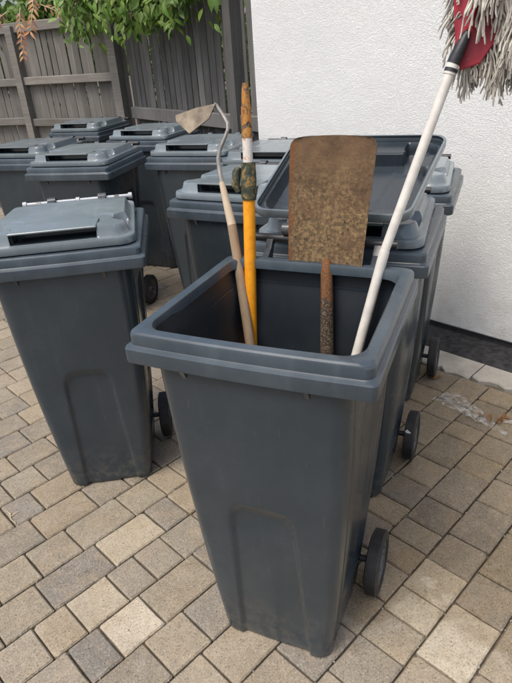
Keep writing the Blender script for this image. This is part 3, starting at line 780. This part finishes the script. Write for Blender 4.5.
for i in range(60):
    f = r.random(); x = lerp(-.95, .05, f) + .15; y = lerp(6.3, 5.0, f) + r.uniform(.1, .5); z = r.uniform(.6, 2.1)
    sp.append(((x, y, z-.4), (x+r.gauss(0, .2), y+r.uniform(0, .3), z+r.uniform(0, .3))))
shrub('leafy green bush growing over the top of the pale fence', (-2.2, 7.05, 0), sp, 'leaf', 31, .085, 75, .35, 'leafy_bush', 'bush')
sp = []
for i in range(80):                                        # climber hanging over the dark fence
    f = r.random()**.9; x = lerp(-1.45, -.18, f); y = lerp(6.1, 4.62, f) - r.uniform(.08, .3); z = r.uniform(2.17, 2.50) - .29*f
    sp.append(((x, y+.15, z+.15), (x+r.gauss(0, .12), y-.05, z-r.uniform(.25, .43)*(1.15-.55*f))))
shrub('green climber hanging down over the top of the dark fence', (-.7, 5.75, 0), sp, 'leaf', 32, .09, 34, 1.0, 'hanging_climber', 'climber', clump=.17)
t = thing('leaf_sprig', 'sprig of five bright green leaves hanging at the fence top by the wall', 'sprig', (-.13, 4.45, 1.93)); mb = MB(); cols = []; st = MB()
st.tube([(.02, .02, .12), (.01, .01, .05), (0, 0, -.02), (.005, 0, -.09)], [.004, .0035, .003, .002], 6)
for P, d, L in (((0, 0, -.01), (-.9, -.3, -.42), .125), ((.0, 0, -.03), (-.05, -.25, -1), .135), ((.005, 0, -.04), (.55, -.2, -.75), .105), ((.0, 0, .05), (-.35, -.3, .5), .09), ((.01, 0, .03), (.45, -.2, .55), .10), ((.008, .005, .07), (-.6, .2, -.2), .08)):
    leaf_mesh(mb, cols, Vector(P), Vector(d), Vector((.1, -.9, .5)), L, L*.46, (r.uniform(.85, 1.1),)*3)
st.build('stem', 'stem_brown', t, 60); finish_leaves(mb, cols, 'leaves', 'leaf_bright', t)
def frond(label, P, Q, nl, L, seed, name='dry_frond'):
    P, Q = Vector(P), Vector(Q); t = thing(name, label, 'dry leaf', P, 0, 'dry orange leaves hanging at the pale fence'); r = random.Random(seed); mb = MB(); cols = []; st = MB(); pts = []
    for i in range(nl+1):
        f = i/nl; pts.append((Q-P)*f + Vector((r.gauss(0, .006), r.gauss(0, .006), -.05*f*f)))
    st.tube(pts, [.005*(1-.6*i/nl) for i in range(nl+1)], 5); ax = (Q-P).normalized(); side = ax.cross(Vector((0, -1, 0))).normalized()
    for i in range(1, nl+1):
        for s_ in (-1, 1):
            d = ax*.55 + side*s_*r.uniform(.6, 1) + Vector((0, r.gauss(0, .25), -.35)); f = r.uniform(.7, 1.2)
            leaf_mesh(mb, cols, pts[i], d, Vector((r.gauss(0, .3), -1, .3)), L*r.uniform(.7, 1.1), L*.30, (f, f*r.uniform(.8, 1.2), f*r.uniform(.7, 1.2)), .5)
    st.build('stem', 'straw', t, 60); finish_leaves(mb, cols, 'leaflets', 'leaf_dry', t)
frond('dry orange frond curling down at the left above the fence post', (-2.05, 6.05, 1.98), (-2.30, 6.0, 1.80), 7, .10, 1)
frond('dry orange frond hanging lowest in front of the pale fence', (-1.93, 6.05, 2.0), (-1.97, 6.0, 1.66), 9, .085, 2)
frond('dry orange frond drooping from the bush beside the lowest one', (-1.78, 6.1, 2.1), (-1.86, 6.0, 1.86), 7, .09, 3)
frond('dry orange frond along the top of the fence in the bush', (-1.75, 6.12, 2.02), (-1.52, 6.1, 1.93), 6, .07, 4)
t = thing('dry_vine', 'straw-coloured dry vine dangling in front of the pale fence', 'vine', (-2.28, 6.02, 1.80))
mb = MB(); mb.tube([(0, 0, .02), (-.05, .02, -.1), (-.03, .02, -.2), (-.07, .03, -.33), (-.10, .04, -.48)], [.008, .006, .009, .006, .003], 6); mb.build('stem', 'straw', t, 60)
mb = MB(); cols = []
for z, sx in ((-.12, -1), (-.2, 1), (-.3, -1)): leaf_mesh(mb, cols, Vector((-.04, .0, z)), Vector((sx*.5, -.2, -.8)), Vector((0, -1, .2)), .07, .02, (1, 1, 1))
finish_leaves(mb, cols, 'leaves', 'straw', t)

# ------------------------------------------------------------------ litter on the ground
t = thing('plastic_film', 'crumpled clear plastic film lying on the paving by the wall', 'plastic film', (1.03, 2.03, 0)); mb = MB(); r = random.Random(8)
nx, ny = 16, 8; base = Vector((1.03, 2.03, 0))
A0, A1, B0, B1 = Vector((.80, 2.24, 0)), Vector((.93, 2.30, 0)), Vector((1.035, 1.92, 0)), Vector((1.045, 1.945, 0))
for j in range(ny+1):
    for i in range(nx+1):
        p = A0.lerp(A1, j/ny).lerp(B0.lerp(B1, j/ny), i/nx); z = .006 + .022*abs(math.sin(i*1.3+j*.7))*math.sin(math.pi*min(1, i/nx*1.2))*r.uniform(.4, 1)
        mb.v.append(tuple(p-base+Vector((r.gauss(0, .004), r.gauss(0, .004), z))))
for j in range(ny):
    for i in range(nx): a = j*(nx+1)+i; mb.f.append((a, a+1, a+nx+2, a+nx+1))
mb.build('sheet', 'film', t, 60)
mb = MB(); L = []
for i in range(12):
    f = i/11; L.append(Vector((lerp(1.06, 1.34, f), lerp(2.02, 1.80, f)+.015*math.sin(f*5), .008+.01*math.sin(f*4)))-base)
for i, p in enumerate(L): w_ = .008+.018*i/11; mb.v += [tuple(p+Vector((-w_*.6, -w_*.6, 0))), tuple(p+Vector((w_*.6, w_*.6, .006)))]
for i in range(11): mb.f.append((2*i, 2*i+1, 2*i+3, 2*i+2))
mb.build('strip', 'film', t, 60)
for i, (x, y) in enumerate(((1.02, 2.06), (1.045, 2.03), (.99, 2.085), (1.07, 2.05), (.89, 2.42))):
    mb = MB(); cols = []; r = random.Random(90+i)
    for k in range(3): a = r.uniform(0, 6.3); leaf_mesh(mb, cols, Vector((0, 0, .004)), Vector((math.cos(a), math.sin(a), .25)), Vector((0, 0, 1)), r.uniform(.025, .05), .018, (.7, .6, .5), .6)
    o = finish_leaves(mb, cols, 'dry_leaf', 'leaf_brown', None); o.location = (x, y, .001)
    tag(o, ['curled brown dry leaf on the plastic film, nearest the wheel', 'curled brown dry leaf at the tip of the plastic film', 'crumbled brown leaf on the left of the film', 'brown leaf scrap right of the plastic film', 'brown leaf scrap by the pale edging slabs'][i], 'dry leaf', 'dry leaves on the paving')
t = MB(); t.tube([(0, 0, .004), (.03, .012, .006), (.065, .008, .004), (.10, .02, .005)], [.0018, .002, .0018, .001], 6); t.tube([(.05, .009, .005), (.062, -.02, .004)], [.0014, .0008], 5)
tw = t.build('twig', 'straw', None, 60, (-.955, 1.62, 0)); tw.rotation_euler = (0, 0, R(120)); tag(tw, 'thin straw-coloured twig on the paving at the left edge', 'twig')
mb = MB(); r = random.Random(17)
for i in range(900):
    a, o = r.uniform(-.2, 2.3), OFF0 + PITCHC*r.randint(-2, 12) + r.gauss(0, .004)
    if r.random() < .35: o = r.uniform(.2, 2.2)
    p = un(a, o); s_ = r.uniform(.0012, .0034) * (1.6 if r.random() < .06 else 1)
    q = [(p.x+s_*math.cos(k*1.57+a*9)*r.uniform(.7, 1.3), p.y+s_*math.sin(k*1.57+a*9)*r.uniform(.7, 1.3), 0) for k in range(4)]
    mb.add([(x, y, -.001) for x, y, z in q] + [(lerp(x, p.x, .4), lerp(y, p.y, .4), s_*.9) for x, y, z in q], [(0,1,5,4),(1,2,6,5),(2,3,7,6),(3,0,4,7),(4,5,6,7)])
go = mb.build('grit', 'slab'); tag(go, 'loose pale grit scattered on the paving joints', 'grit', kind='stuff')
